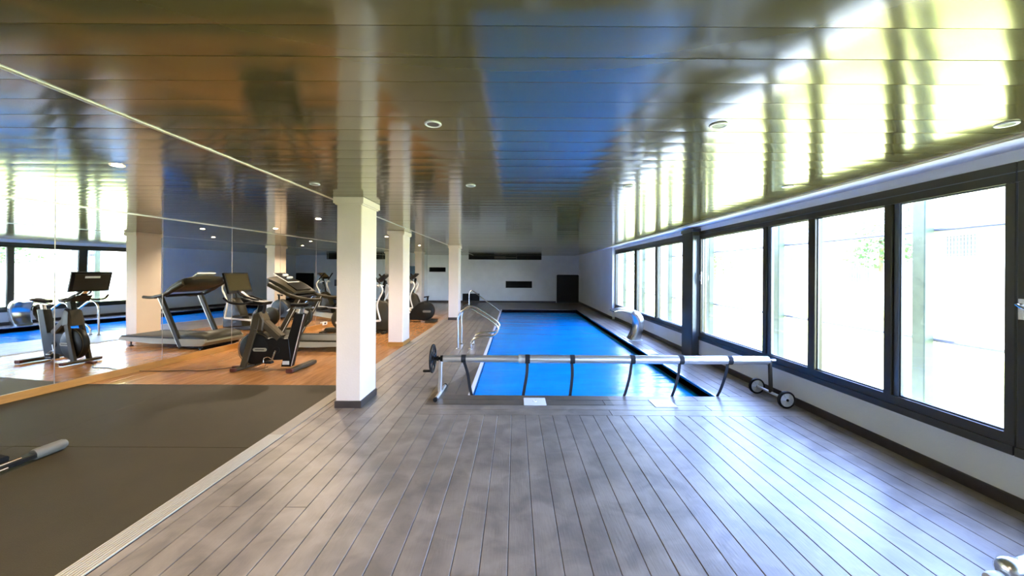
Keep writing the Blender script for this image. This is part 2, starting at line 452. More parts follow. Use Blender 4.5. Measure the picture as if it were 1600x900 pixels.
# ------------------------------------------------------------------ walls
b = MB()   # mirrored wall core
def wbox(b, ya, yb, t0, t1, z0, z1):
    # a slab along the mirrored wall between depths ya..yb, offsets t0..t1 from its face into the room
    P = []
    for z in (z0, z1):
        for (yv, tt) in ((ya,t0),(yb,t0),(yb,t1),(ya,t1)): P.append((mw(yv)+tt*CS, yv-tt*SN, z))
    b.add(P, [(0,3,2,1),(4,5,6,7),(0,1,5,4),(1,2,6,5),(2,3,7,6),(3,0,4,7)]); return b
wbox(b, Y0-.2, YF+.1, -.25, -.012, -.1, H+.15)
wl = tag(b.build('wall_left', M['plaster'], smooth=0), 'mirrored wall along the left side of the gym', kind='structure')
for k in range(-7, 9):
    ya, yb = 5.026+1.39*k, 5.026+1.39*(k+1)
    if yb < Y0: continue
    b = MB(); wbox(b, max(ya, Y0)+.003, yb-.003, -.010, -.002, .10, H-.012)
    b.build('mirror_panel', M['mirror'], wl, smooth=0)
    b = MB(); wbox(b, yb-.005, yb+.005, -.011, -.0005, .10, H-.012); b.build('mirror_joint', M['mirror_edge'], wl, smooth=0)
YM = 5.026+1.39*9
b = MB(); wbox(b, YM, YF, -.012, .0, .10, H); b.build('wall_panel', M['plaster'], wl, smooth=0)
b = MB(); wbox(b, Y0, YF, -.012, .016, -.01, .10); tag(b.build('baseboard_left', M['skirt_wood'], smooth=0), 'orange wood skirting under the mirrors', kind='structure')
b = MB(); wbox(b, Y0, YF, -.012, .016, H-.012, H+.03); tag(b.build('trim_3', M['trim_pale'], smooth=0), 'thin pale trim where the mirrors meet the ceiling', kind='structure')
# small blue board and socket on that wall
b = MB(); wbox(b, 17.3, 18.5, .001, .021, 1.30, 1.85); tag(b.build('notice_board', M['blueboard'], smooth=0), 'small blue grey board on the far end of the left wall between two columns', 'board')
b = MB(); wbox(b, 10.86, 11.06, .016, .04, .06, .145)
t = tag(b.build('wall_socket', M['white'], smooth=0), 'white power socket low on the wooden skirting behind the treadmill', 'socket')
b = MB(); wbox(b, 10.92, 11.0, .040, .043, .08, .125); b.build('socket_face', M['black'], t, smooth=0)

# far wall
t = thing('wall_back', (0, YF, 0), 'white rendered far wall beyond the pool', None, kind='structure')
b = MB()
KX = YF/600.0
segs = [(-5.2, 3.6, -.1, H+.1)]
# slots cut: build the wall as strips around the openings
ops = [(-4.50,-3.64,1.58,1.82), (-2.75,-1.86,.09,.46), (-.495,.88,.77,1.12), (-2.44,1.37,2.24,H), (2.19,3.30,0,1.45)]
xs = sorted(set([-5.4, 3.9] + [o[0] for o in ops] + [o[1] for o in ops])); zs = sorted(set([-.1, H+.12] + [o[2] for o in ops] + [o[3] for o in ops]))
for xa, xb in zip(xs[:-1], xs[1:]):
    for za, zb in zip(zs[:-1], zs[1:]):
        cx, cz = (xa+xb)/2, (za+zb)/2
        if any(o[0] < cx < o[1] and o[2] < cz < o[3] for o in ops): continue
        b.box(xa, xb, YF, YF+.18, za, zb)
b.build('wall_face', M['plaster_rough'], t, smooth=0)
b = MB(); b.box(-5.4, 3.9, YF+.18, YF+.26, -.1, H+.1); b.build('wall_core', M['vent'], t, smooth=0)
b = MB(); b.box(-4.7, 2.14, YF-.014, YF, 0, .09); tag(b.build('baseboard_back', M['tile_dark'], smooth=0), 'dark skirting at the foot of the far wall', kind='structure')
def vent(o, name, label, slats, extra=False):
    r = thing(name, ((o[0]+o[1])/2, YF, o[2]), label, 'vent')
    b = MB(); w = .018
    b.box(o[0],o[1],YF-.006,YF+.03,o[2],o[2]+w); b.box(o[0],o[1],YF-.006,YF+.03,o[3]-w,o[3]); b.box(o[0],o[0]+w,YF-.006,YF+.03,o[2]+w,o[3]-w); b.box(o[1]-w,o[1],YF-.006,YF+.03,o[2]+w,o[3]-w)
    b.build('vent_frame', M['vent'], r, smooth=0)
    b = MB(); b.box(o[0]+w,o[1]-w,YF+.13,YF+.16,o[2]+w,o[3]-w); b.build('backing', M['vent'], r, smooth=0)
    for k in range(slats):
        z = o[2]+w+(o[3]-o[2]-2*w)*(k+.5)/slats
        b = MB(); b.prism([(YF+.02,z-.012),(YF+.026,z-.016),(YF+.07,z+.012),(YF+.064,z+.016)], o[0]+w, o[1]-w, 'x'); b.build('slat', M['vent'], r, smooth=0)
    return r
vent(ops[0], 'wall_vent', 'small black slotted vent high on the far wall, leftmost', 5)
vent(ops[1], 'wall_vent', 'black vent at floor level on the far wall behind the far handrail', 5)
vent(ops[2], 'wall_vent', 'black rectangular vent in the middle of the far wall above the pool', 6)
r = vent((-2.44,1.37,2.24,H-.004), 'wall_vent', 'long black slot vent right under the ceiling on the far wall', 2)
b = MB(); b.box(-1.1,-.55,YF+.01,YF+.1,2.30,2.42); b.build('duct_plate', M['ventg'], r, smooth=0)
b = MB(); b.tube([(-.5,YF+.05,2.36),(.05,YF+.05,2.36)], .03); b.tube([(-.52,YF+.05,2.26),(-.52,YF+.05,2.44)], .02); b.tube([(.07,YF+.05,2.26),(.07,YF+.05,2.44)], .02)
b.build('duct_pipe', M['ventg'], r)
t = thing('door_1', (2.74, YF, 0), 'low black door in the right corner of the far wall', None, kind='structure')
b = MB(); b.box(2.21, 3.28, YF+.02, YF+.06, 0, 1.43); b.build('door_leaf', M['doorblk'], t, smooth=0)
b = MB(); b.box(2.17,2.21,YF-.012,YF+.1,0,1.45); b.box(3.28,3.32,YF-.012,YF+.1,0,1.45); b.box(2.21,3.28,YF-.012,YF+.1,1.43,1.47); b.build('door_frame', M['doorblk'], t, smooth=0)
b = MB(); b.tube([(2.30,YF+.02,.75),(2.30,YF-.03,.75),(2.42,YF-.03,.75)], .009, 8); b.build('door_handle', M['black'], t)

# wall behind the camera
b = MB(); b.box(-7.4, 3.8, Y0-.2, Y0-.002, -.1, H+.15); tag(b.build('wall_front', M['plaster'], smooth=0), kind='structure')
# right wall
t = thing('wall_right', (XW, 8, 0), 'white wall with the long row of dark framed windows', None, kind='structure')
b = MB()
b.box(XW, XW+.22, Y0, 13.15, -.1, .368)                  # low wall under the windows
b.box(XW, XW+.22, Y0, 13.15, 2.372, H+.15)               # header
b.box(XS, XW+.22, 13.15, YF+.02, -.1, H+.15)             # plain far stretch
b.build('wall_face', M['plaster'], t, smooth=0)
b = MB(); b.box(3.11, XW, Y0, 13.15, H-.008, H+.03); b.box(3.11, XS, 13.15, YF, H-.008, H+.03); b.build('plaster_border', M['plaster'], t, smooth=0)
for k, (xa, xb, z) in enumerate(((3.095,3.106,.012),(3.112,3.124,.016),(3.15,3.156,.011))):
    b = MB(); b.box(xa, xb, Y0, YF, H-z, H+.0); tag(b.build('trim_%d' % (5+k), M['trim_pale'] if k != 1 else M['mirror_edge'], smooth=0), kind='structure')
b = MB(); b.prism([(XW-.016,0),(XW,0),(XW,.09),(XW-.010,.09),(XW-.016,.084)], Y0, 13.15); b.box(XS-.014, XS, 13.15, YF, 0, .09)
tag(b.build('baseboard_right', M['tile_dark'], smooth=0), 'dark skirting at the foot of the window wall', kind='structure')

# dark pier between the windows
t = thing('window_pier', (3.36, 7.36, 0), 'tall black metal clad pier between the far and the near windows', 'pier')
b = MB(); b.rbox(3.30, XW+.05, 7.16, 7.60, 0, 2.40, .006); b.build('pier_body', M['frame'], t, smooth=0)
b = MB(); b.box(3.31, XW-.002, 7.152, 7.162, .02, 2.30); b.build('pier_face', M['frame_grey'], t, smooth=0)
b = MB(); b.box(3.285, XW+.05, 7.10, 7.62, 2.37, 2.43); b.build('pier_cap', M['frame'], t, smooth=0)

# ------------------------------------------------------------------ windows
def window(name, y0, y1, mull, label, handle=None, sash=None):
    # mull: list of (ya, yb, kind)
    t = thing(name, (XW, (y0+y1)/2, .368), label, None, kind='structure')
    x0, x1 = XW-.018, XW+.075
    def bar(nm, xa, xb, ya, yb, za, zb, m=M['frame']):
        b = MB(); b.rbox(xa, xb, ya, yb, za, zb, .004) if zb-za > .3 else b.box(xa, xb, ya, yb, za, zb)
        return b.build(nm, m, t, smooth=0)
    bar('sill', XW-.03, x1+.1, y0, y1, .368, .430)
    bar('bottom_rail', x0, x1, y0, y1, .430, .508)
    bar('head_rail', x0, x1, y0, y1, 2.235, 2.372)
    b = MB(); b.box(x0-.004, x0, y0, y1, 2.30, 2.306); b.build('head_lip', M['frame_grey'], t, smooth=0)
    bar('jamb', x0, x1, y0, y0+.06, .508, 2.235); bar('jamb', x0, x1, y1-.06, y1, .508, 2.235)
    ys = [y0+.06]
    for ya, yb, kd in mull:
        if kd == 2:
            m1 = ya + (yb-ya)*.4
            bar('mullion', x0, x1, m1, yb, .508, 2.235); bar('sash_stile', x0+.02, x1-.02, ya, m1, .508, 2.235, M['frame_grey'])
        else: bar('mullion', x0, x1, ya, yb, .508, 2.235)
        ys += [ya, yb]
    ys.append(y1-.06)
    for ya, yb in zip(ys[0::2], ys[1::2]):
        b = MB(); b.box(XW+.03, XW+.036, ya-.004, yb+.004, .505, 2.238); b.build('pane', M['glass'], t, smooth=0)
        b = MB(); w = .012
        b.box(x0+.03,x0+.046,ya,yb,.508,.508+w); b.box(x0+.03,x0+.046,ya,yb,2.235-w,2.235); b.box(x0+.03,x0+.046,ya,ya+w,.508,2.235); b.box(x0+.03,x0+.046,yb-w,yb,.508,2.235)
        b.build('glazing_bead', M['frame_grey'], t, smooth=0)
    if handle:
        for hy, z in handle:
            b = MB(); b.box(x0-.012, x0, hy-.014, hy+.014, z-.07, z+.07); q = b.build('handle_plate', M['steel'], t, smooth=0)
            b = MB(); b.tube([(x0-.01,hy,z+.03),(x0-.045,hy,z+.03),(x0-.05,hy-.02,z+.02),(x0-.05,hy-.11,z-.03)], .008, 8); b.build('window_handle', M['chrome'], t)
    return t
window('window_1', 7.60, 13.13, [(9.24,9.38,1),(10.80,11.02,1)], 'far window of three tall panes beyond the black pier')
w2 = window('window_2', 2.62, 7.12, [(3.433,3.557,2),(4.374,4.48,1),(5.17,5.30,2)], 'near window of four tall panes on this side of the black pier')
b = MB(); b.box(XW-.026, XW-.018, 7.02, 7.05, 1.40, 1.62); q = b.build('latch_plate', M['steel'], w2, smooth=0)
b = MB(); b.tube([(XW-.03,7.035,1.46),(XW-.045,7.035,1.46),(XW-.045,7.035,1.56),(XW-.03,7.035,1.56)], .006, 6); b.build('latch', M['chrome'], w2)
window('window_3', -1.9, 2.61, [(1.62,1.74,1),(.70,.82,2),(-.9,-.78,1)], 'nearest window at the right edge of the picture', handle=[(2.58, 1.37)])
window('window_4', Y0+.05, -1.95, [(-3.0,-2.9,1)], 'window behind the camera')

# ------------------------------------------------------------------ ceiling
b = MB(); b.box(-7.4, 3.11, Y0, YF+.05, H+.022, H+.12); ce = tag(b.build('ceiling', M['ceil_gap'], smooth=0), 'glossy dark metal panel ceiling', kind='structure')
def ceil_mesh(xa, xb, variant):
    b = MB(); w = .1968; n = 7; rows = []
    tilt = [0, .0003, -.0003, .0002][variant]; amp = [.0006, .0009, .0005, .0008][variant]
    ysx = [-w/2+w*k/n for k in range(n+1)]
    prof = [(-w/2, .02)] + [(-w/2+w*k/n, -amp*(1-((2*k/n)-1)**2)+tilt*((2*k/n)-1)) for k in range(n+1)] + [(w/2, .02)]
    nx = 2
    for i in range(nx+1):
        xx = xa+(xb-xa)*i/nx; rows.append([(xx, p[0], p[1]) for p in prof])
    b.quadstrip(rows)
    o = b.build('ceiling_panel', M['ceil'], ce, smooth=30)
    return o
cm = {}
for side, (xa, xb) in enumerate(((-7.2, -2.212), (-2.188, 3.094))):
    y = Y0; k = 0
    while y < YF-.02:
        v = random.randrange(4)
        if (side, v) not in cm:
            o = ceil_mesh(xa, xb, v); cm[(side, v)] = o.data
        else:
            o = bpy.data.objects.new('ceiling_panel', cm[(side, v)]); C.objects.link(o); o.parent = ce
        o.location = (0, y+.1, H+random.uniform(-.0005, .0005))
        o.rotation_euler = (random.uniform(-.0016, .0016), 0, 0)
        y += .2; k += 1
b = MB(); b.prism([(-2.214,H+.02),(-2.214,H-.006),(-2.204,H-.010),(-2.196,H-.010),(-2.186,H-.006),(-2.186,H+.02)], Y0, YF)
tag(b.build('trim_4', M['trim_pale'], smooth=0), 'thin pale ceiling trim running along the row of columns', kind='structure')

# ------------------------------------------------------------------ columns
def column(x0, x1, y0, y1, label, foot):
    t = thing('column', ((x0+x1)/2, (y0+y1)/2, 0), label, 'column', 'columns between the gym and the pool')
    b = MB(); b.rbox(x0, x1, y0, y1, .0, H+.02, .008); b.build('shaft', M['column'], t, smooth=0)
    b = MB(); e = .03; b.box(x0-e, x1+e, y0-e, y1+e, H-.075, H-.004); b.box(x0-e*.5, x1+e*.5, y0-e*.5, y1+e*.5, H-.09, H-.075); b.build('collar', M['column'], t, smooth=0)
    b = MB(); e = .012; b.rbox(x0-e, x1+e, y0-e, y1+e, 0.0, .085, .004); b.build('plinth', foot, t, smooth=0)
column(-2.09, -1.80, 4.49, 4.98, 'large white square column nearest the camera, with a dark plinth', M['tile_dark'])
column(-2.71, -2.40, 8.22, 8.74, 'second white column, standing at the laminate edge on a wood coloured plinth', M['skirt_wood'])
column(-2.20, -1.87, 12.7, 13.2, 'slim looking white column beside the far end of the pool', M['tile_dark'])
column(-4.36, -4.07, 16.7, 17.2, 'farthest white column standing behind the round flywheel machine', M['skirt_wood'])

# ------------------------------------------------------------------ ceiling spot lamps
def spot(x, y, on, label, group):
    t = thing('ceiling_spotlight', (x, y, H-.004), label, 'lamp', group)
    b = MB(); b.lathe([(.034,-.001),(.038,-.004),(.046,-.005),(.050,-.001),(.050,.002)], (x,y,H-.004), caps=False); b.build('rim', M['lamp_rim'], t)
    b = MB(); b.lathe([(.035,-.002),(.0,-.001)], (x,y,H-.004)); b.build('bulb', M['lamp_on'] if on else M['lamp_off'], t)
    if on:
        l = bpy.data.lights.new('spot_light', 'SPOT'); l.energy = LAMP_W*4; l.color = (1,.80,.58); l.spot_size = math.radians(150); l.spot_blend = .7; l.shadow_soft_size = .035
        lo = bpy.data.objects.new('lamp_light', l); C.objects.link(lo); lo.parent = t; lo.location = (0,0,-.03)
for x_, y_, lb in ((-.486,2.245,'nearest to the middle of the picture'), (1.18,2.24,'at the edge of the window reflection'), (2.81,2.2,'beside the right ceiling trim, nearest'),
                   (-.45,3.84,'second in the row above the pool left edge'), (1.117,3.83,'second in the middle row'), (2.69,3.8,'second along the right trim'), (-2.0,3.82,'small one next to the first column')):
    spot(x_, y_, False, 'unlit round recessed ceiling spotlight, '+lb, 'unlit spotlights in the glossy ceiling')
for x_, y_, lb in ((-3.3,3.18,'nearest, above the rubber mat'), (-3.28,6.39,'above the exercise bike'), (-3.22,9.6,'seen just right of the nearest column'), (-3.2,12.8,'above the far gym machines'),
                   (-4.93,7.89,'above the treadmill'), (-4.9,11.1,'near the mirrors in the second row'), (-3.3,-.03,'over the mat behind the camera'), (-1.2,.2,'over the deck behind the camera')):
    spot(x_, y_, True, 'lit warm recessed ceiling spotlight, '+lb, 'lit spotlights over the gym')

# ------------------------------------------------------------------ pool
t = thing('swimming_pool', (1.0, 10.7, -.1), 'long narrow indoor pool sunk into the plank deck', 'pool')
b = MB()
b.box(PX0-.035, PX0, PY0-.02, PY1, -1.3, -.03); b.box(PX1, PX1+.028, PY0-.02, PY1, -1.3, -.004)
b.box(PX0, PX1, PY0-.03, PY0, -1.3, -.03); b.box(PX0, PX1, PY1, PY1+.03, -1.3, -.012); b.box(PX0-.035, PX1+.03, PY0-.02, PY1+.03, -1.4, -1.3)
b.build('pool_wall', M['liner'], t, smooth=0)
b = MB(); b.prism([(PX0-.042,-.02),(PX0+.004,-.035),(PX0+.006,-.012),(PX0-.036,.003),(PX0-.042,.003)], PY0-.0, PY1); b.build('coping', M['coping'], t, smooth=0)
b = MB(); b.box(PX1+.001, PX1+.027, PY0, PY1, -.004, .004); b.build('edge_trim', M['steel'], t, smooth=0)
# floating blue cover
b = MB(); nx, ny = 24, 110; rows = []
for j in range(ny+1):
    yy = PY0+.005+(PY1-PY0-.03)*j/ny; row = []
    for i in range(nx+1):
        xx = PX0+.004+(PX1-PX0-.008)*i/nx
        z = -.135+.0025*math.sin(yy*7.3+.6*math.sin(xx*2.1))+.002*math.sin(yy*13.1+xx*1.4)+.0015*math.sin(xx*5+yy*2.2)
        if i in (0,): z += .018
        row.append((xx, yy, z))
    rows.append(row)
b.quadstrip(rows)
tag(b.build('pool_cover', M['cover'], smooth=60), 'bright blue pool cover floating over the whole water surface', 'cover')

# white skimmer lids
def lid(x0, x1, y0, y1, label):
    t = thing('skimmer_lid', ((x0+x1)/2, (y0+y1)/2, 0), label, 'lid', 'white lids set in the deck')
    b = MB(); b.rbox(x0, x1, y0, y1, 0.0, .007, .003); b.build('plate', M['white'], t, smooth=0)
    cx, cy = (x0+x1)/2, (y0+y1)/2
    b = MB(); b.lathe([(.028,.007),(.026,.012),(.012,.0125),(.010,.008),(.0,.008)], (cx,cy,0), n=16); b.build('finger_hole', M['alu'], t)
lid(.115, .385, 4.61, 4.87, 'white square skimmer lid with round centre in the border boards, left one')
lid(1.68, 1.95, 4.57, 4.83, 'bright white square skimmer lid in the border boards, right one')
lid(2.65, 2.84, 7.55, 7.95, 'glossy white lid on the deck beside the right pool edge')

# ------------------------------------------------------------------ cover reel
RY, RZ = 4.95, .48
t = thing('cover_reel', (1.1, RY, 0), 'long silver pool cover reel standing across the near end of the pool', 'cover reel')
b = MB(); b.tube([(-.92,RY,RZ),(.10,RY,RZ)], .0455, 24); b.build('roller_tube', M['alu'], t)
b = MB(); b.tube([(.06,RY,RZ),(3.25,RY,RZ)], .053, 24); b.build('roller_tube', M['alu'], t)
b = MB(); b.tube([(.05,RY,RZ),(.09,RY,RZ)], .0545, 24); b.build('joint_ring', M['trim_pale'], t)
b = MB(); b.tube([(3.245,RY,RZ),(3.262,RY,RZ)], .054, 24); b.tube([(3.26,RY,RZ),(3.36,RY,RZ)], .017, 12); b.build('end_cap', M['alu'], t)
b = MB(); b.tube([(-1.06,RY,RZ),(-.915,RY,RZ)], .020, 12); b.lathe([(.040,0),(.040,.03)], (-.955,RY,RZ), 'x', 16); b.lathe([(.032,0),(.032,.022)], (-1.005,RY,RZ), 'x', 16); b.build('axle', M['black'], t)
# hand wheel with spokes
b = MB(); n = 40; R = .172
b.tube([(-1.055, RY+R*math.cos(2*PI*k/n), RZ+R*math.sin(2*PI*k/n)) for k in range(n+1)], .013, 8)
hw = b.build('hand_wheel', M['black'], t)
for k in range(6):
    a = 2*PI*k/6+.2; b = MB(); b.beam((-1.055,RY,RZ), (-1.055,RY+R*math.cos(a),RZ+R*math.sin(a)), .016, .030, (1,0,0)); b.build('spoke', M['black'], hw)
b = MB(); b.lathe([(.038,-.018),(.038,.018)], (-1.055,RY,RZ), 'x', 16); b.build('hub', M['black'], hw)
b = MB(); b.lathe([(.010,0),(.016,-.01),(.018,-.10),(.012,-.112),(.0,-.115)], (-1.06,RY-.03,RZ-.155), 'x', 12); b.build('crank_knob', M['black'], hw)
# left stand
b = MB(); b.beam((-.968,RY+.03,.03), (-.955,RY,RZ-.02), .045, .045, (0,1,0)); b.build('stand_post', M['alu'], t)
b = MB(); b.tube([(-.97,4.72,.026),(-.958,5.30,.026)], .024, 12); f = b.build('stand_foot', M['alu'], t)
b = MB(); b.tube([(-.971,4.70,.027),(-.970,4.735,.027)], .027, 12); b.build('rubber_cap', M['black'], f)
b = MB(); b.tube([(-.9585,5.285,.027),(-.958,5.32,.027)], .027, 12); b.build('rubber_cap', M['black'], f)
# right stand with wheels
b = MB(); b.beam((3.225,4.83,.10), (3.275,RY-.02,RZ+.01), .040, .040, (0,1,0)); b.build('stand_post', M['grey_frame'], t)
b = MB(); b.tube([(3.225,4.56,.102),(3.23,5.12,.102)], .017, 12); b.build('wheel_axle', M['alu'], t)
for yy in (4.56, 5.12):
    b = MB(); b.lathe([(.080,-.020),(.096,-.020),(.102,-.012),(.102,.012),(.096,.020),(.080,.020),(.080,-.020)], (3.2275,yy,.102), 'y', 32); wh = b.build('wheel', M['black'], t)
    b = MB(); b.lathe([(.012,-.022),(.03,-.016),(.079,-.010),(.081,-.018),(.083,0),(.081,.018),(.079,.010),(.03,.016),(.012,.022),(.012,-.022)], (3.2275,yy,.102), 'y', 32); b.build('wheel_disc', M['pale'], wh)
    for k in range(6):
        a = PI*k/3; b = MB(); b.beam((3.2275+.02*math.cos(a),yy-.016,.102+.02*math.sin(a)), (3.2275+.078*math.cos(a),yy-.013,.102+.078*math.sin(a)), .010, .006, (0,1,0)); b.build('wheel_rib', M['alu'], wh)
    b = MB(); b.lathe([(.016,-.028),(.016,.028)], (3.2275,yy,.102), 'y', 14); b.build('wheel_hub', M['blackm'], wh)
# straps
strap_lbl = ['leftmost', 'second from the left', 'third from the left', 'third from the right', 'second from the right', 'rightmost']
for k, (xt, xb_) in enumerate(((-.656,-.556),(.165,.112),(.742,.722),(1.515,1.425),(2.14,2.045),(2.765,2.632))):
    t = thing('reel_strap', (xt, RY, RZ), 'black webbing strap hanging from the reel tube to the cover, '+strap_lbl[k], 'strap', 'black straps on the cover reel')
    rr = .0475 if xt < .05 else .055
    b = MB(); b.lathe([(rr-.004,-.030),(rr+.002,-.030),(rr+.003,0),(rr+.002,.030),(rr-.004,.030)], (xt,RY,RZ), 'x', 28); b.build('strap_band', M['strap'], t)
    pts = bez([(xt,RY+rr*.5,RZ-.045),(xt+(xb_-xt)*.38+.012,RY+.015,RZ-.2),(xt+(xb_-xt)*.75+.004,RY+.02,.10),(xb_,5.0,-.02),(xb_+.0,5.03,-.10),(xb_,5.10,-.128)], 6)
    b = MB(); w = .019
    b.quadstrip([[p+Vector((-w,-.0015,0)), p+Vector((w,-.0015,0))] for p in pts]); b.quadstrip([[p+Vector((w,.0015,0)), p+Vector((-w,.0015,0))] for p in pts])
    b.quadstrip([[p+Vector((-w,.0015,0)), p+Vector((-w,-.0015,0))] for p in pts]); b.quadstrip([[p+Vector((w,-.0015,0)), p+Vector((w,.0015,0))] for p in pts])
    b.build('strap_tail', M['strap'], t)

# ------------------------------------------------------------------ pool handrails
def rail(y, label):
    t = thing('pool_handrail', (-1.18, y, 0), label, 'handrail', 'pair of handrails at the pool steps')
    p = bez([(-1.18,y,0),(-1.18,y,.35),(-1.18,y,.62),(-1.12,y,.765),(-.98,y,.832),(-.84,y,.80),(-.55,y,.62),(-.39,y,.50),(-.345,y,.41),(-.39,y,.31),(-.50,y,.265),(-.70,y,.255),(-.83,y,.215),(-.90,y,.13),(-.915,y,0)], 6)
    b = MB(); b.tube(p, .021, 14); b.build('tube', M['steel'], t)
    for xx in (-1.18, -.915):
        b = MB(); b.lathe([(.042,0),(.042,.006),(.026,.014),(.021,.020)], (xx,y,0), n=20); b.build('floor_flange', M['steel'], t)
rail(7.95, 'polished steel handrail with curled lower end, nearer one of the pair')
rail(8.48, 'polished steel handrail with curled lower end, farther one of the pair')
t = thing('pool_grab_rail', (-1.86, 15.7, 0), 'thin steel handrail sloping down to the far left corner of the pool', 'handrail')
b = MB(); b.tube(bez([(-1.88,15.7,0),(-1.88,15.7,.45),(-1.87,15.7,.74),(-1.80,15.7,.825),(-1.70,15.7,.80),(-1.2,15.7,.42),(-.75,15.7,.10),(-.57,15.7,-.05)], 6), .018, 10); b.build('tube', M['steel'], t)
b = MB(); b.lathe([(.04,0),(.04,.006),(.022,.014)], (-1.88,15.7,0), n=16); b.build('floor_flange', M['steel'], t)

# ------------------------------------------------------------------ swan neck fountain
t = thing('waterfall_spout', (2.83, 9.25, 0), 'curved stainless steel waterfall spout arching over the right pool edge', 'fountain')
out = bez([(2.97,0,0),(3.02,0,.18),(3.05,0,.36),(3.03,0,.54),(2.93,0,.67),(2.76,0,.735),(2.55,0,.745),(2.33,0,.695)], 5)
inn = bez([(2.72,0,0),(2.80,0,.14),(2.86,0,.28),(2.87,0,.42),(2.81,0,.55),(2.69,0,.64),(2.52,0,.69),(2.33,0,.675)], 5)
b = MB(); n = len(out); ya, yb = 9.06, 9.42
prof = []
for k in range(n):
    f = k/(n-1); e = .04*f; o_, i_ = out[k], inn[k]
    mid = (o_+i_)/2; c = .18
    oo = o_; ii = i_
    prof.append([(oo.x, ya-e+.03, oo.z), (oo.x, yb+e-.03, oo.z), (oo.x*(1-c)+ii.x*c, yb+e, oo.z*(1-c)+ii.z*c), (ii.x*(1-c)+oo.x*c, yb+e, ii.z*(1-c)+oo.z*c),
                 (ii.x, yb+e-.03, ii.z), (ii.x, ya-e+.03, ii.z), (ii.x*(1-c)+oo.x*c, ya-e, ii.z*(1-c)+oo.z*c), (oo.x*(1-c)+ii.x*c, ya-e, oo.z*(1-c)+ii.z*c), (oo.x, ya-e+.03, oo.z)])
b.quadstrip(prof); b.build('spout_body', M['steel'], t, smooth=50)
b = MB(); b.box(2.325,2.34,ya+.0,yb-.0,.672,.698); b.build('spout_lip', M['steel'], t, smooth=0)
b = MB(); b.rbox(2.66, 3.03, 9.0, 9.48, 0, .012, .003); b.build('base_plate', M['steel'], t, smooth=0)

# ------------------------------------------------------------------ exercise bike
def pill(b, c, L, h, y0, y1, n=8, tilt=0):
    pts = []
    for k in range(n+1):
        a = -PI/2+PI*k/n; pts.append((c[0]+L/2-h/2+h/2*math.cos(a), c[1]+h/2*math.sin(a)))
    for k in range(n+1):
        a = PI/2+PI*k/n; pts.append((c[0]-L/2+h/2+h/2*math.cos(a), c[1]+h/2*math.sin(a)))
    return b.prism(pts, y0, y1)
BY = 6.28
t = thing('exercise_bike', (-3.95, BY, 0), 'upright exercise bike with a tilted flat screen, standing nearest on the laminate', 'exercise bike')
b = MB(); b.beam((-4.41,6.02,.035), (-4.36,6.52,.035), .085, .045, (1,0,0)); f = b.build('floor_foot', M['grey_frame'], t)
b = MB(); b.beam((-4.412,6.0,.035), (-4.408,6.035,.035), .09, .05, (1,0,0)); b.build('foot_cap', M['redcap'], f); b = MB(); b.beam((-4.3605,6.515,.035), (-4.358,6.54,.035), .09, .05, (1,0,0)); b.build('foot_cap', M['redcap'], f)
b = MB(); b.beam((-3.50,5.98,.04), (-3.46,6.62,.04), .10, .055, (1,0,0)); f = b.build('floor_foot', M['grey_frame'], t)
b = MB(); b.beam((-3.502,5.955,.04), (-3.498,6.0,.04), .105, .06, (1,0,0)); b.build('foot_cap', M['redcap'], f)
# flywheel housing
b = MB(); b.lathe([(.0,-.075),(.20,-.072),(.245,-.055),(.262,-.03),(.262,.03),(.245,.055),(.20,.072),(.0,.075)], (-4.22,BY,.325), 'y', 36); fw = b.build('flywheel_housing', M['black'], t)
b = MB(); n = 36; b.tube([(-4.22+.264*math.cos(2*PI*k/n), BY-.05, .325+.264*math.sin(2*PI*k/n)) for k in range(n+1)], .006, 6); b.build('housing_rim', M['grey_frame'], fw)
b = MB(); pill(b, (-4.12,.32), .22, .055, BY-.080, BY-.072); b.build('badge', M['cream'], fw); b = MB(); pill(b, (-4.12,.32), .22, .055, BY+.072, BY+.080); b.build('badge', M['cream'], fw)
b = MB(); pill(b, (-4.12,.32), .15, .012, BY-.082, BY-.079); b.build('badge_line', M['olive'], fw); b = MB(); pill(b, (-4.12,.32), .15, .012, BY+.079, BY+.082); b.build('badge_line', M['olive'], fw)
b = MB(); b.prism([(-4.22,.58),(-4.05,.50),(-3.66,.50),(-3.62,.16),(-3.98,.14),(-4.22,.06)], BY-.06, BY+.06, inset=.015); b.build('chain_case', M['black'], t)
b = MB(); b.lathe([(.0,-.07),(.05,-.068),(.055,-.06),(.055,.06),(.05,.068),(.0,.07)], (-3.86,BY,.31), 'y', 20); ck = b.build('crank', M['blackm'], t)
b = MB(); b.beam((-3.86,BY-.08,.31), (-3.92,BY-.085,.15), .02, .028, (0,1,0)); b.build('crank_arm', M['steel'], ck); b = MB(); b.beam((-3.86,BY+.08,.31), (-3.80,BY+.085,.47), .02, .028, (0,1,0)); b.build('crank_arm', M['steel'], ck)
b = MB(); b.rbox(-3.98,-3.87,BY-.19,BY-.10,.12,.15,.008); b.build('pedal', M['blackm'], t, smooth=0); b = MB(); b.rbox(-3.86,-3.75,BY+.10,BY+.19,.455,.485,.008); b.build('pedal', M['blackm'], t, smooth=0)
b = MB(); b.tube(bez([(-3.98,BY-.19,.14),(-4.0,BY-.15,.20),(-3.93,BY-.145,.215),(-3.87,BY-.15,.17)],5), .006, 6); b.tube([(-3.99,BY-.12,.12),(-3.98,BY-.17,.05),(-3.95,BY-.13,.06)], .005, 6); b.build('toe_strap', M['steel'], t)
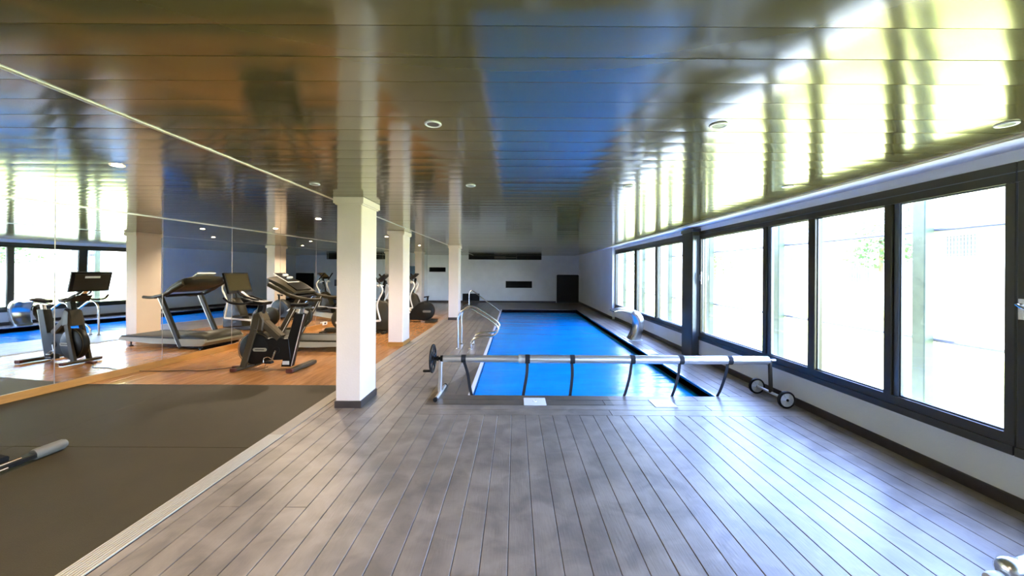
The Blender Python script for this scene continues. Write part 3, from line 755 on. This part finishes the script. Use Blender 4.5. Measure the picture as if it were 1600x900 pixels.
# fork and frame
for s in (-1, 1):
    b = MB(); b.beam((-4.17,BY+s*.075,.84), (-4.20,BY+s*.095,.66), .045, .12); b.beam((-4.20,BY+s*.095,.66), (-4.37,BY+s*.10,.05), .040, .095); b.build('front_fork', M['grey_frame'], t)
b = MB(); b.beam((-4.15,BY,.80), (-3.82,BY,.50), .15, .12); b.build('frame_arm', M['grey_frame'], t)
b = MB(); b.prism([(-4.27,.64),(-4.08,.62),(-4.05,.80),(-4.12,.93),(-4.22,.90),(-4.26,.80)], BY-.095, BY+.095, inset=.02); b.build('head_joint', M['grey_frame'], t)
b = MB(); b.beam((-4.165,BY,.86), (-4.12,BY,1.09), .075, .11); b.build('head_post', M['black'], t)
# seat post
b = MB(); b.prism([(-3.79,.04),(-3.63,.04),(-3.545,.42),(-3.43,.90),(-3.57,.90),(-3.70,.45)], BY-.055, BY+.055, inset=.01); sp = b.build('seat_tube', M['black'], t)
b = MB(); b.beam((-3.628,BY-.045,.05), (-3.428,BY-.045,.89), .016, .008); b.build('edge_strip', M['trim_pale'], sp)
b = MB(); b.box(-3.765,-3.655,BY-.058,BY-.054,.075,.135); b.build('rating_plate', M['pale'], sp, smooth=0)
b = MB(); b.beam((-3.50,BY,.86), (-3.46,BY,1.0), .05, .07); b.build('seat_post', M['steel'], t)
# saddle
rows = []
for k in range(9):
    f = k/8; xx = -3.66+.33*f; hw_ = .028+.085*(f**1.6) if f < .93 else .10
    zz = 1.045+.012*math.sin(f*PI)*-1+.02*f
    rows.append([(xx, BY+hw_*math.cos(a), zz+(.028 if math.sin(a) > 0 else .035)*math.sin(a)) for a in [2*PI*j/14 for j in range(15)]])
b = MB(); b.quadstrip(rows); b.add([rows[0][j] for j in range(14)], [tuple(range(14))]); b.add([rows[-1][j] for j in range(14)], [tuple(range(14))]); b.build('saddle', M['blackm'], t, smooth=60)
b = MB(); b.tube(bez([(-3.42,BY,.98),(-3.33,BY-.02,.93),(-3.34,BY-.02,.80),(-3.42,BY-.02,.70)],5), [.022]*5+[.03]*6+[.022]*5, 10); b.build('adjust_lever', M['olive'], t)
b = MB(); b.beam((-3.62,BY,.985), (-3.30,BY,1.0), .05, .03); b.build('saddle_rail', M['steel'], t)
# handlebars
for s in (-1, 1):
    b = MB(); b.tube(bez([(-4.10,BY,1.085),(-4.20,BY+s*.12,1.10),(-4.30,BY+s*.22,1.07),(-4.48,BY+s*.24,1.09),(-4.60,BY+s*.22,1.16)],5), .017, 10); b.build('handlebar', M['blackm'], t)
    b = MB(); b.tube(bez([(-4.16,BY+s*.05,1.11),(-4.32,BY+s*.08,1.16),(-4.44,BY+s*.07,1.20),(-4.50,BY+s*.05,1.27)],5), .014, 10); b.build('inner_grip', M['blackm'], t)
b = MB(); b.prism([(-4.34,1.05),(-4.06,1.04),(-4.03,1.09),(-4.30,1.13),(-4.42,1.16)], BY-.13, BY+.13, inset=.015); b.build('bar_cradle', M['black'], t)
b = MB(); b.beam((-4.34,BY,1.14), (-4.53,BY,1.28), .07, .03); b.build('screen_arm', M['steel'], t)
ux = Vector((-.255,0,.967)).normalized(); nrm = Vector((.967,0,.255)).normalized()
def scr(b, y0, y1, s0, s1, t0, t1):
    base = Vector((-4.485,0,1.235)); P = []
    for tt in (t0, t1):
        for yy, ss in ((y0,s0),(y1,s0),(y1,s1),(y0,s1)): P.append(base+Vector((0,yy,0))+ux*ss+nrm*tt)
    return b.add(P, [(0,3,2,1),(4,5,6,7),(0,1,5,4),(1,2,6,5),(2,3,7,6),(3,0,4,7)])
b = MB(); scr(b, 6.02, 6.56, 0, .335, -.03, 0); sc_ = b.build('screen', M['black'], t, smooth=0)
b = MB(); scr(b, 6.045, 6.535, .04, .315, 0, .002); b.build('display', M['screen'], sc_, smooth=0)
b = MB(); scr(b, 6.06, 6.52, .03, .30, -.045, -.03); b.build('screen_back', M['olive'], sc_, smooth=0)
b = MB(); scr(b, 6.19, 6.39, .235, .27, -.048, -.045); b.build('badge', M['pale'], sc_, smooth=0)
b = MB(); scr(b, 6.28, 6.30, .012, .022, 0, .003); b.build('logo_dot', M['white'], sc_, smooth=0)

# cable on the floor
t = thing('power_cable', (-5.2, 6.3, 0), 'thin black power cable lying on the laminate between the skirting and the bike', 'cable')
pc = bez([(-5.88,6.02,.012),(-5.65,6.04,.006),(-5.42,6.06,.006),(-5.22,6.10,.006),(-4.98,6.07,.006),(-4.82,6.16,.006),(-4.66,6.26,.008),(-4.52,6.30,.012)], 6)
b = MB(); b.tube(pc, .005, 6); b.build('cord', M['black'], t)
b = MB(); b.rbox(-4.62,-4.47,6.26,6.34,0,.032,.008); b.build('plug', M['redcap'], t, smooth=0)

# ------------------------------------------------------------------ treadmill
t = thing('treadmill', (-4.3, 8.0, 0), 'large treadmill facing the mirrors behind the exercise bike', 'treadmill')
ty0, ty1 = 7.56, 8.42
b = MB(); b.prism([(-3.18,.12),(-3.22,.19),(-3.4,.205),(-4.70,.215),(-4.75,.10),(-4.0,.085)], ty0, ty1, inset=.012); b.build('deck_frame', M['cream'], t)
for s, yy in ((0, ty0), (1, ty1-.13)):
    b = MB(); b.prism([(-3.24,.195),(-3.28,.225),(-4.70,.235),(-4.70,.20)], yy, yy+.13, inset=.008); b.build('side_rail', M['olive'], t)
b = MB(); b.prism([(-3.26,.19),(-3.30,.222),(-4.75,.228),(-4.75,.19)], ty0+.14, ty1-.14); b.build('running_belt', M['belt'], t)
hood = [(-4.62,.22),(-4.70,.27),(-4.85,.30),(-5.02,.325),(-5.22,.325),(-5.38,.27),(-5.42,.20),(-5.36,.19),(-4.62,.19)]
b = MB(); b.prism(hood, ty0+.02, ty1-.02, inset=.03); b.build('motor_hood', M['olive'], t, smooth=60)
b = MB(); b.prism([(-4.72,.205),(-5.40,.215),(-5.42,.16),(-5.34,.08),(-5.1,.06),(-4.76,.06)], ty0-.008, ty1+.008, inset=.02); b.build('motor_skirt', M['cream'], t)
b = MB(); b.prism([(-4.72,.065),(-5.33,.065),(-5.30,.03),(-4.70,.03)], ty0+.03, ty1-.03); b.build('base_frame', M['blackm'], t, smooth=0)
for yy in (ty0+.06, ty1-.06):
    b = MB(); b.tube([(-3.45,yy,.02),(-3.45,yy,.10)], .012, 8); b.lathe([(.04,0),(.04,.012),(.015,.024)], (-3.45,yy,0), n=14); b.build('rear_foot', M['black'], t)
    b = MB(); b.tube([(-5.2,yy,.035),(-5.2,yy+.04,.035)], .034, 14); b.build('front_wheel', M['black'], t)
for yy in (ty0+.02, ty1-.02):
    b = MB(); b.beam((-4.80,yy,.04), (-4.27,yy,1.05), .06, .10); p_ = b.build('upright_post', M['olive'], t)
    b = MB(); b.beam((-4.75,yy-.031,.05), (-4.225,yy-.031,1.05), .006, .012); b.build('post_edge', M['trim_pale'], p_)
    s = -1 if yy < 8 else 1
    b = MB(); b.tube(bez([(-4.86,yy,1.33),(-4.66,yy+s*.01,1.23),(-4.45,yy+s*.015,1.12),(-4.22,yy+s*.01,1.055),(-4.0,yy,1.03),(-3.82,yy,1.035)],5), [.05]*8+[.038]*10+[.030]*8, 12, flat=1.0); b.build('handrail', M['olive'], t)
# console hull
rows = []
hull = [(-4.96,1.40,.02,.30),(-4.94,1.39,.09,.36),(-4.86,1.365,.115,.40),(-4.72,1.315,.11,.42),(-4.58,1.26,.085,.42),(-4.46,1.20,.055,.41),(-4.36,1.15,.02,.40)]
for (xx, zc, hh, ww) in hull:
    rows.append([(xx, 7.99+ww*max(-1, min(1, 1.25*math.cos(a))), zc+hh*math.sin(a)) for a in [2*PI*j/20 for j in range(21)]])
b = MB(); b.quadstrip(rows); b.add(rows[0][:20], [tuple(range(20))]); b.add(rows[-1][:20], [tuple(range(20))]); hc = b.build('console', M['olive'], t, smooth=50)
b = MB(); A = Vector((-4.92,0,1.53)); B_ = Vector((-4.62,0,1.345)); nn = Vector((.52,0,.85))
def slab(b, A, B_, y0, y1, th):
    P = []
    for k in (0, th):
        for q, yy in ((A,y0),(B_,y0),(B_,y1),(A,y1)): P.append((q.x+nn.x*k, yy, q.z+nn.z*k))
    return b.add(P, [(0,3,2,1),(4,5,6,7),(0,1,5,4),(1,2,6,5),(2,3,7,6),(3,0,4,7)])
slab(b, A, B_, 7.80, 8.20, .02); b.build('display_frame', M['pale'], hc, smooth=0)
b = MB(); slab(b, A+Vector((.012,0,.012)), B_+Vector((-.012,0,.024)), 7.815, 8.185, .012); b.build('display', M['black'], hc, smooth=0)
b = MB(); slab(b, A+Vector((.12,0,-.03)), A+Vector((.15,0,-.048)), 7.90, 8.05, .036); slab(b, A+Vector((.20,0,-.082)), A+Vector((.22,0,-.095)), 7.92, 8.1, .036); b.build('display_digits', M['pale'], hc, smooth=0)
b = MB(); slab(b, B_+Vector((.02,0,-.02)), B_+Vector((.22,0,-.15)), 7.72, 8.26, .03); b.build('cup_tray', M['black'], hc, smooth=0)
b = MB(); b.tube([(-4.40,ty0+.03,1.07),(-4.40,ty1-.03,1.07)], .028, 12); b.build('grip_bar', M['black'], t)

# ------------------------------------------------------------------ cross trainers and flywheel machine
def cross_trainer(y, dx, label):
    t = thing('cross_trainer', (-4.1+dx, y, 0), label, 'cross trainer', 'cross trainers in the gym')
    X = lambda v: v+dx
    b = MB(); b.prism([(X(-3.28),0.03),(X(-3.30),.10),(X(-4.9),.12),(X(-4.95),.03)], y-.10, y+.10, inset=.01); b.build('base_frame', M['olive'], t)
    b = MB(); b.beam((X(-3.35),y-.30,.035), (X(-3.35),y+.30,.035), .08, .05, (1,0,0)); b.build('floor_foot', M['olive'], t)
    b = MB(); b.beam((X(-4.9),y-.32,.035), (X(-4.9),y+.32,.035), .08, .05, (1,0,0)); b.build('floor_foot', M['olive'], t)
    for s in (-1, 1):
        b = MB(); b.lathe([(.0,-.03),(.22,-.028),(.25,-.015),(.25,.015),(.22,.028),(.0,.03)], (X(-4.45),y+s*.17,.36), 'y', 28); d = b.build('crank_disc', M['olive'], t)
        b = MB(); b.lathe([(.0,-.036),(.045,-.034),(.05,.0),(.045,.034),(.0,.036)], (X(-4.45)+s*.1,y+s*.17,.36+s*.08), 'y', 14); b.build('disc_pin', M['steel'], d)
        b = MB(); b.beam((X(-4.45)+s*.1,y+s*.22,.36+s*.08), (X(-3.42),y+s*.24,.34), .03, .05); b.build('pedal_arm', M['pale'], t)
        b = MB(); b.rbox(X(-4.0)+s*.06,X(-3.66)+s*.06,y+s*.26-.075,y+s*.26+.075,.36,.41,.01); b.build('foot_pedal', M['blackm'], t, smooth=0)
        b = MB(); b.tube(bez([(X(-3.42),y+s*.24,.34),(X(-3.50),y+s*.25,.75),(X(-3.36),y+s*.26,1.10),(X(-3.44),y+s*.25,1.28)],6), .020, 10); m_ = b.build('swing_arm', M['pale'], t)
        b = MB(); b.tube(bez([(X(-3.42),y+s*.25,1.26),(X(-3.50),y+s*.24,1.38),(X(-3.62),y+s*.22,1.52)],5), .022, 10); b.build('hand_grip', M['blackm'], m_)
    b = MB(); b.prism([(X(-3.22),.06),(X(-3.22),.5),(X(-3.34),.78),(X(-3.50),.86),(X(-3.66),.74),(X(-3.78),.45),(X(-3.86),.1)], y-.13, y+.13, inset=.03); b.build('front_housing', M['olive'], t, smooth=50)
    b = MB(); b.beam((X(-3.50),y,.80), (X(-3.38),y,1.36), .06, .07); b.build('console_post', M['black'], t)
    b = MB(); b.prism([(X(-3.30),1.50),(X(-3.34),1.53),(X(-3.55),1.36),(X(-3.53),1.31)], y-.19, y+.19, inset=.01); cc = b.build('console', M['black'], t)
    b = MB(); b.prism([(X(-3.345),1.532),(X(-3.36),1.533),(X(-3.54),1.384),(X(-3.535),1.374)], y-.15, y+.15); b.build('display', M['screen'], cc, smooth=0)
    b = MB(); b.tube(bez([(X(-3.44),y-.22,1.18),(X(-3.52),y-.2,1.23),(X(-3.42),y,1.22),(X(-3.52),y+.2,1.23),(X(-3.44),y+.22,1.18)],5), .015, 8); b.build('fixed_handle', M['pale'], t)
    return t
cross_trainer(10.0, 0, 'dark cross trainer with pale swing arms seen just right of the nearest column')
cross_trainer(13.45, -.1, 'dark cross trainer with pale swing arms, far one seen in the mirrors')

def rower():
    y = 12.25
    t = thing('flywheel_trainer', (-3.3, y, 0), 'low dark machine with a big round flywheel housing left of the slim column', 'fitness machine')
    b = MB(); b.lathe([(.0,-.15),(.20,-.145),(.285,-.11),(.31,-.06),(.31,.06),(.285,.11),(.20,.145),(.0,.15)], (-2.87,y,.345), 'y', 36); h = b.build('flywheel_housing', M['black'], t)
    b = MB(); b.prism([(-2.86,.655),(-3.05,.60),(-3.25,.42),(-3.38,.20),(-3.38,.06),(-2.8,.06)], y-.13, y+.13, inset=.03); b.build('housing_tail', M['black'], t, smooth=50)
    b = MB(); pill(b, (-2.78,.34), .26, .07, y-.156, y-.146); b.build('badge', M['ventg'], h)
    b = MB(); b.beam((-2.80,y,.60), (-2.78,y,.80), .05, .05); b.prism([(-2.90,.76),(-2.75,.79),(-2.75,.82),(-2.90,.80)], y-.05, y+.05, inset=.006); b.build('front_stub', M['blackm'], t)
    b = MB(); b.beam((-2.66,y-.34,.03), (-2.66,y+.34,.03), .28, .055, (1,0,0)); b.build('floor_foot', M['olive'], t)
    b = MB(); b.beam((-5.0,y-.24,.03), (-5.0,y+.24,.03), .10, .055, (1,0,0)); b.build('floor_foot', M['olive'], t)
    b = MB(); b.prism([(-3.3,.26),(-3.3,.36),(-5.05,.20),(-5.05,.06),(-4.85,.06)], y-.05, y+.05, inset=.01); b.build('slide_rail', M['cream'], t)
    b = MB(); b.rbox(-4.5,-4.15,y-.17,y+.17,.34,.42,.03); b.build('seat', M['blackm'], t, smooth=0)
    for s in (-1, 1):
        b = MB(); b.beam((-3.30,y+s*.19,.30), (-3.55,y+s*.19,.44), .11, .03); b.build('foot_plate', M['pale'], t)
rower()

# ------------------------------------------------------------------ weight bench reaching in at the left edge
t = thing('weight_bench', (-4.0, 2.9, 0), 'foot of a black and chrome weight bench on the rubber mat at the left edge', 'bench')
b = MB(); b.beam((-4.0,2.25,.051), (-4.0,3.22,.051), .075, .045, (1,0,0)); b.build('foot_bar', M['black'], t)
b = MB(); b.tube([(-3.985,2.3,.072),(-3.985,3.1,.072)], .012, 8); b.tube([(-3.958,2.35,.045),(-3.958,3.0,.045)], .010, 8); b.build('chrome_edge', M['chrome'], t)
for a, c in ((3.19,3.42), (2.05,2.28)):
    b = MB(); b.tube([(-4.0,a,.054),(-4.0,a+.02,.054),(-4.0,c-.02,.052),(-4.0,c,.052)], [.040,.046,.044,.034], 14); b.build('rubber_cap', M['ventg'], t)
b = MB(); b.beam((-4.02,3.02,.075), (-5.05,3.02,.26), .07, .09); b.build('spine', M['blackm'], t)
b = MB(); b.beam((-4.02,2.985,.125), (-5.05,2.985,.31), .012, .012); b.build('spine_edge', M['chrome'], t)
b = MB(); b.beam((-5.05,3.02,.06), (-5.05,3.02,.40), .07, .07, (0,1,0)); b.beam((-5.05,2.75,.034), (-5.05,3.3,.034), .07, .05, (1,0,0)); b.build('rear_post', M['blackm'], t)
b = MB(); b.prism([(-4.65,.42),(-4.62,.46),(-4.65,.50),(-5.45,.50),(-5.48,.46),(-5.45,.42)], 2.87, 3.17, inset=.02); b.build('seat_pad', M['blackm'], t)
b = MB(); b.beam((-5.05,3.02,.36), (-5.05,3.02,.43), .06, .2, (0,1,0)); b.build('pad_bracket', M['blackm'], t)

# ------------------------------------------------------------------ chrome fitting in the lower right corner
t = thing('chrome_roller', (2.62, 1.97, 0), 'rounded polished chrome end of equipment in the bottom right corner', 'equipment')
prof = [(.0,0),(.028,.004),(.046,.016),(.056,.036),(.058,.060),(.055,.085),(.052,.10),(.056,.125),(.066,.17),(.072,.25),(.074,.46),(.0,.47)]
b = MB(); b.lathe(prof, (2.51,1.98,.082), 'x', 36); b.build('rounded_end', M['steel'], t, smooth=60)
b = MB(); b.lathe([(.0,-.07),(.026,-.066),(.034,-.05),(.036,-.02),(.036,.0),(.0,.0)], (2.50,1.97,.040), 'x', 24); b.build('side_cap', M['pale'], t)
for xx in (2.64, 2.84):
    b = MB(); b.box(xx,xx+.03,1.94,2.04,0,.05); b.build('bracket', M['black'], t, smooth=0)

# ------------------------------------------------------------------ outside
def grid_ground(name, x0, x1, y0, y1, z, m, lbl, nx=2, ny=2):
    b = MB(); b.box(x0, x1, y0, y1, z-.1, z); return tag(b.build(name, m, smooth=0), lbl, kind='structure')
grid_ground('terrace', XW+.22, 4.7, -12, 45, -.02, M['pave'], 'sunlit pale terrace outside the windows')
grid_ground('lawn', 4.7, 60, -40, 90, -.05, M['grass'], 'sunlit lawn beyond the terrace')
b = MB(); b.box(-30, -7.7, -40, 90, -.15, -.05); b.box(-7.7, 4.7, YF+.5, 90, -.15, -.05); b.box(-7.7, 4.7, -40, Y0-.5, -.15, -.05); tag(b.build('outer_ground', M['grass'], smooth=0), kind='structure')
b = MB(); b.box(-7.9, XW+.25, Y0-.4, YF+.5, H+.16, H+.42); tag(b.build('roof', M['concrete'], smooth=0), 'flat roof slab over the pool hall', kind='structure')
OX = 4.9
for k in range(-2, 7):
    y = OX*600/637.0 + 2.52*k
    lb = ['grey green outdoor post level with the camera, outside the nearest window', 'grey green outdoor post just past the right edge of the picture',
          'widest grey green outdoor post, seen through the nearest full pane', 'grey green outdoor post seen through the narrow pane of the near window',
          'grey green outdoor post at the pier edge of the near window', 'outdoor post seen in the pane right behind the black pier',
          'thin outdoor post in the middle pane of the far window', 'thin outdoor post in the last pane of the far window', 'outdoor post beyond the end of the windows'][k+2]
    t = thing('railing_post', (OX, y, 0), lb, 'post', 'posts outside the windows')
    b = MB(); b.rbox(OX-.06, OX+.06, y-.075, y+.075, -.02, H+.84, .01); b.build('post_shaft', M['out_post'], t, smooth=0)
    b = MB(); b.box(OX-.09, OX+.09, y-.105, y+.105, -.02, .02); b.build('base_plate', M['out_post'], t, smooth=0)
for z, lb in ((2.125, 'upper'), (.825, 'lower')):
    b = MB(); b.tube([(OX+.09,-2.5,z),(OX+.09,23.0,z)], .026, 10); tag(b.build('railing_bar', M['out_rail']), lb+' horizontal bar of the outdoor railing beyond the windows', 'railing')
# building across the lawn
t = thing('neighbour_building', (17, 30, 0), 'sunlit cream building across the lawn with grilled windows', 'building')
FX = 17.0
b = MB(); b.box(FX, FX+6, 6, 70, -.05, 5.2); b.build('facade', M['fac'], t, smooth=0)
b = MB(); b.box(FX-.5, FX+6.5, 5.5, 70.5, 5.2, 5.45); b.build('roof_slab', M['concrete'], t, smooth=0)
b = MB(); b.box(FX-.9, FX, 9, 20.5, 3.35, 3.5); b.build('balcony_slab', M['concrete'], t, smooth=0)
for k in range(24):
    b = MB(); b.box(FX-.88, FX-.85, 9+k*.5, 9.03+k*.5, 3.5, 4.4); b.build('baluster', M['out_rail'], t, smooth=0)
b = MB(); b.box(FX-.9, FX-.84, 9, 20.5, 4.4, 4.45); b.build('balcony_rail', M['out_rail'], t, smooth=0)
for k, (y, z0, z1, w) in enumerate(((11.2,2.3,3.1,1.3),(14.6,2.3,3.1,1.0),(19,1.2,2.9,1.3),(24,1.2,2.9,1.3),(30,1.2,2.9,1.4),(37,1.2,2.9,1.4),(45,1.2,2.9,1.5),(12.6,3.7,4.8,1.2),(17.0,3.7,4.8,1.0))):
    b = MB(); b.box(FX-.06, FX+.0, y-w/2-.08, y+w/2+.08, z0-.08, z1+.08); wf = b.build('window_surround', M['facb'] if k in (1,7) else M['pale'], t, smooth=0)
    b = MB(); b.box(FX-.075, FX-.06, y-w/2, y+w/2, z0, z1); b.build('window_pane', M['leaf'] if k == 0 else M['outglass'], wf, smooth=0)
    b = MB()
    for q in range(9): yy = y-w/2+w*(q+.5)/9; b.box(FX-.10, FX-.085, yy-.01, yy+.01, z0, z1)
    for q in range(5): zz = z0+(z1-z0)*(q+.5)/5; b.box(FX-.10, FX-.085, y-w/2, y+w/2, zz-.01, zz+.01)
    b.build('grille', M['out_rail'], wf, smooth=0)
# garden trees and shrubs as leaf clumps
def shrub(name, x, y, z, r, h, n, label, cat, trunk=0):
    t = thing(name, (x, y, -.05), label, cat, 'greenery outside the windows')
    rnd = random.Random(int(x*31+y*7)); b = MB()
    for k in range(n):
        u, v, w = rnd.random()*2*PI, rnd.uniform(-1, 1), rnd.random()**.4
        s_ = math.sqrt(1-v*v); p = Vector((x+r*w*s_*math.cos(u), y+r*w*s_*math.sin(u), z+h*w*v))
        a = Vector((rnd.gauss(0,1), rnd.gauss(0,1), rnd.gauss(0,1))).normalized(); c = a.orthogonal().normalized(); L = rnd.uniform(.07,.15)
        b.add([p-a*L, p+c*L*.45, p+a*L, p-c*L*.45], [(0,1,2,3)])
    o = b.build('foliage', M['leaf'], t, smooth=0, recalc=False); o['kind'] = 'stuff'
    b = MB(); b.tube([(x,y,-.05),(x+.03,y,z-h*.3),(x,y+.05,z+h*.3)], [.09,.07,.03], 8); b.build('trunk', M['trunk'], t)
shrub('garden_tree', 13.5, 14.2, 2.9, 1.3, 1.2, 1500, 'leafy green tree in front of the cream building, nearest one', 'tree')
shrub('garden_tree', 14.0, 27.0, 2.8, 1.7, 1.6, 1500, 'leafy green tree in front of the cream building, middle one', 'tree')
shrub('garden_tree', 13.0, 46.0, 3.0, 2.0, 1.8, 1500, 'leafy green tree far along the lawn', 'tree')
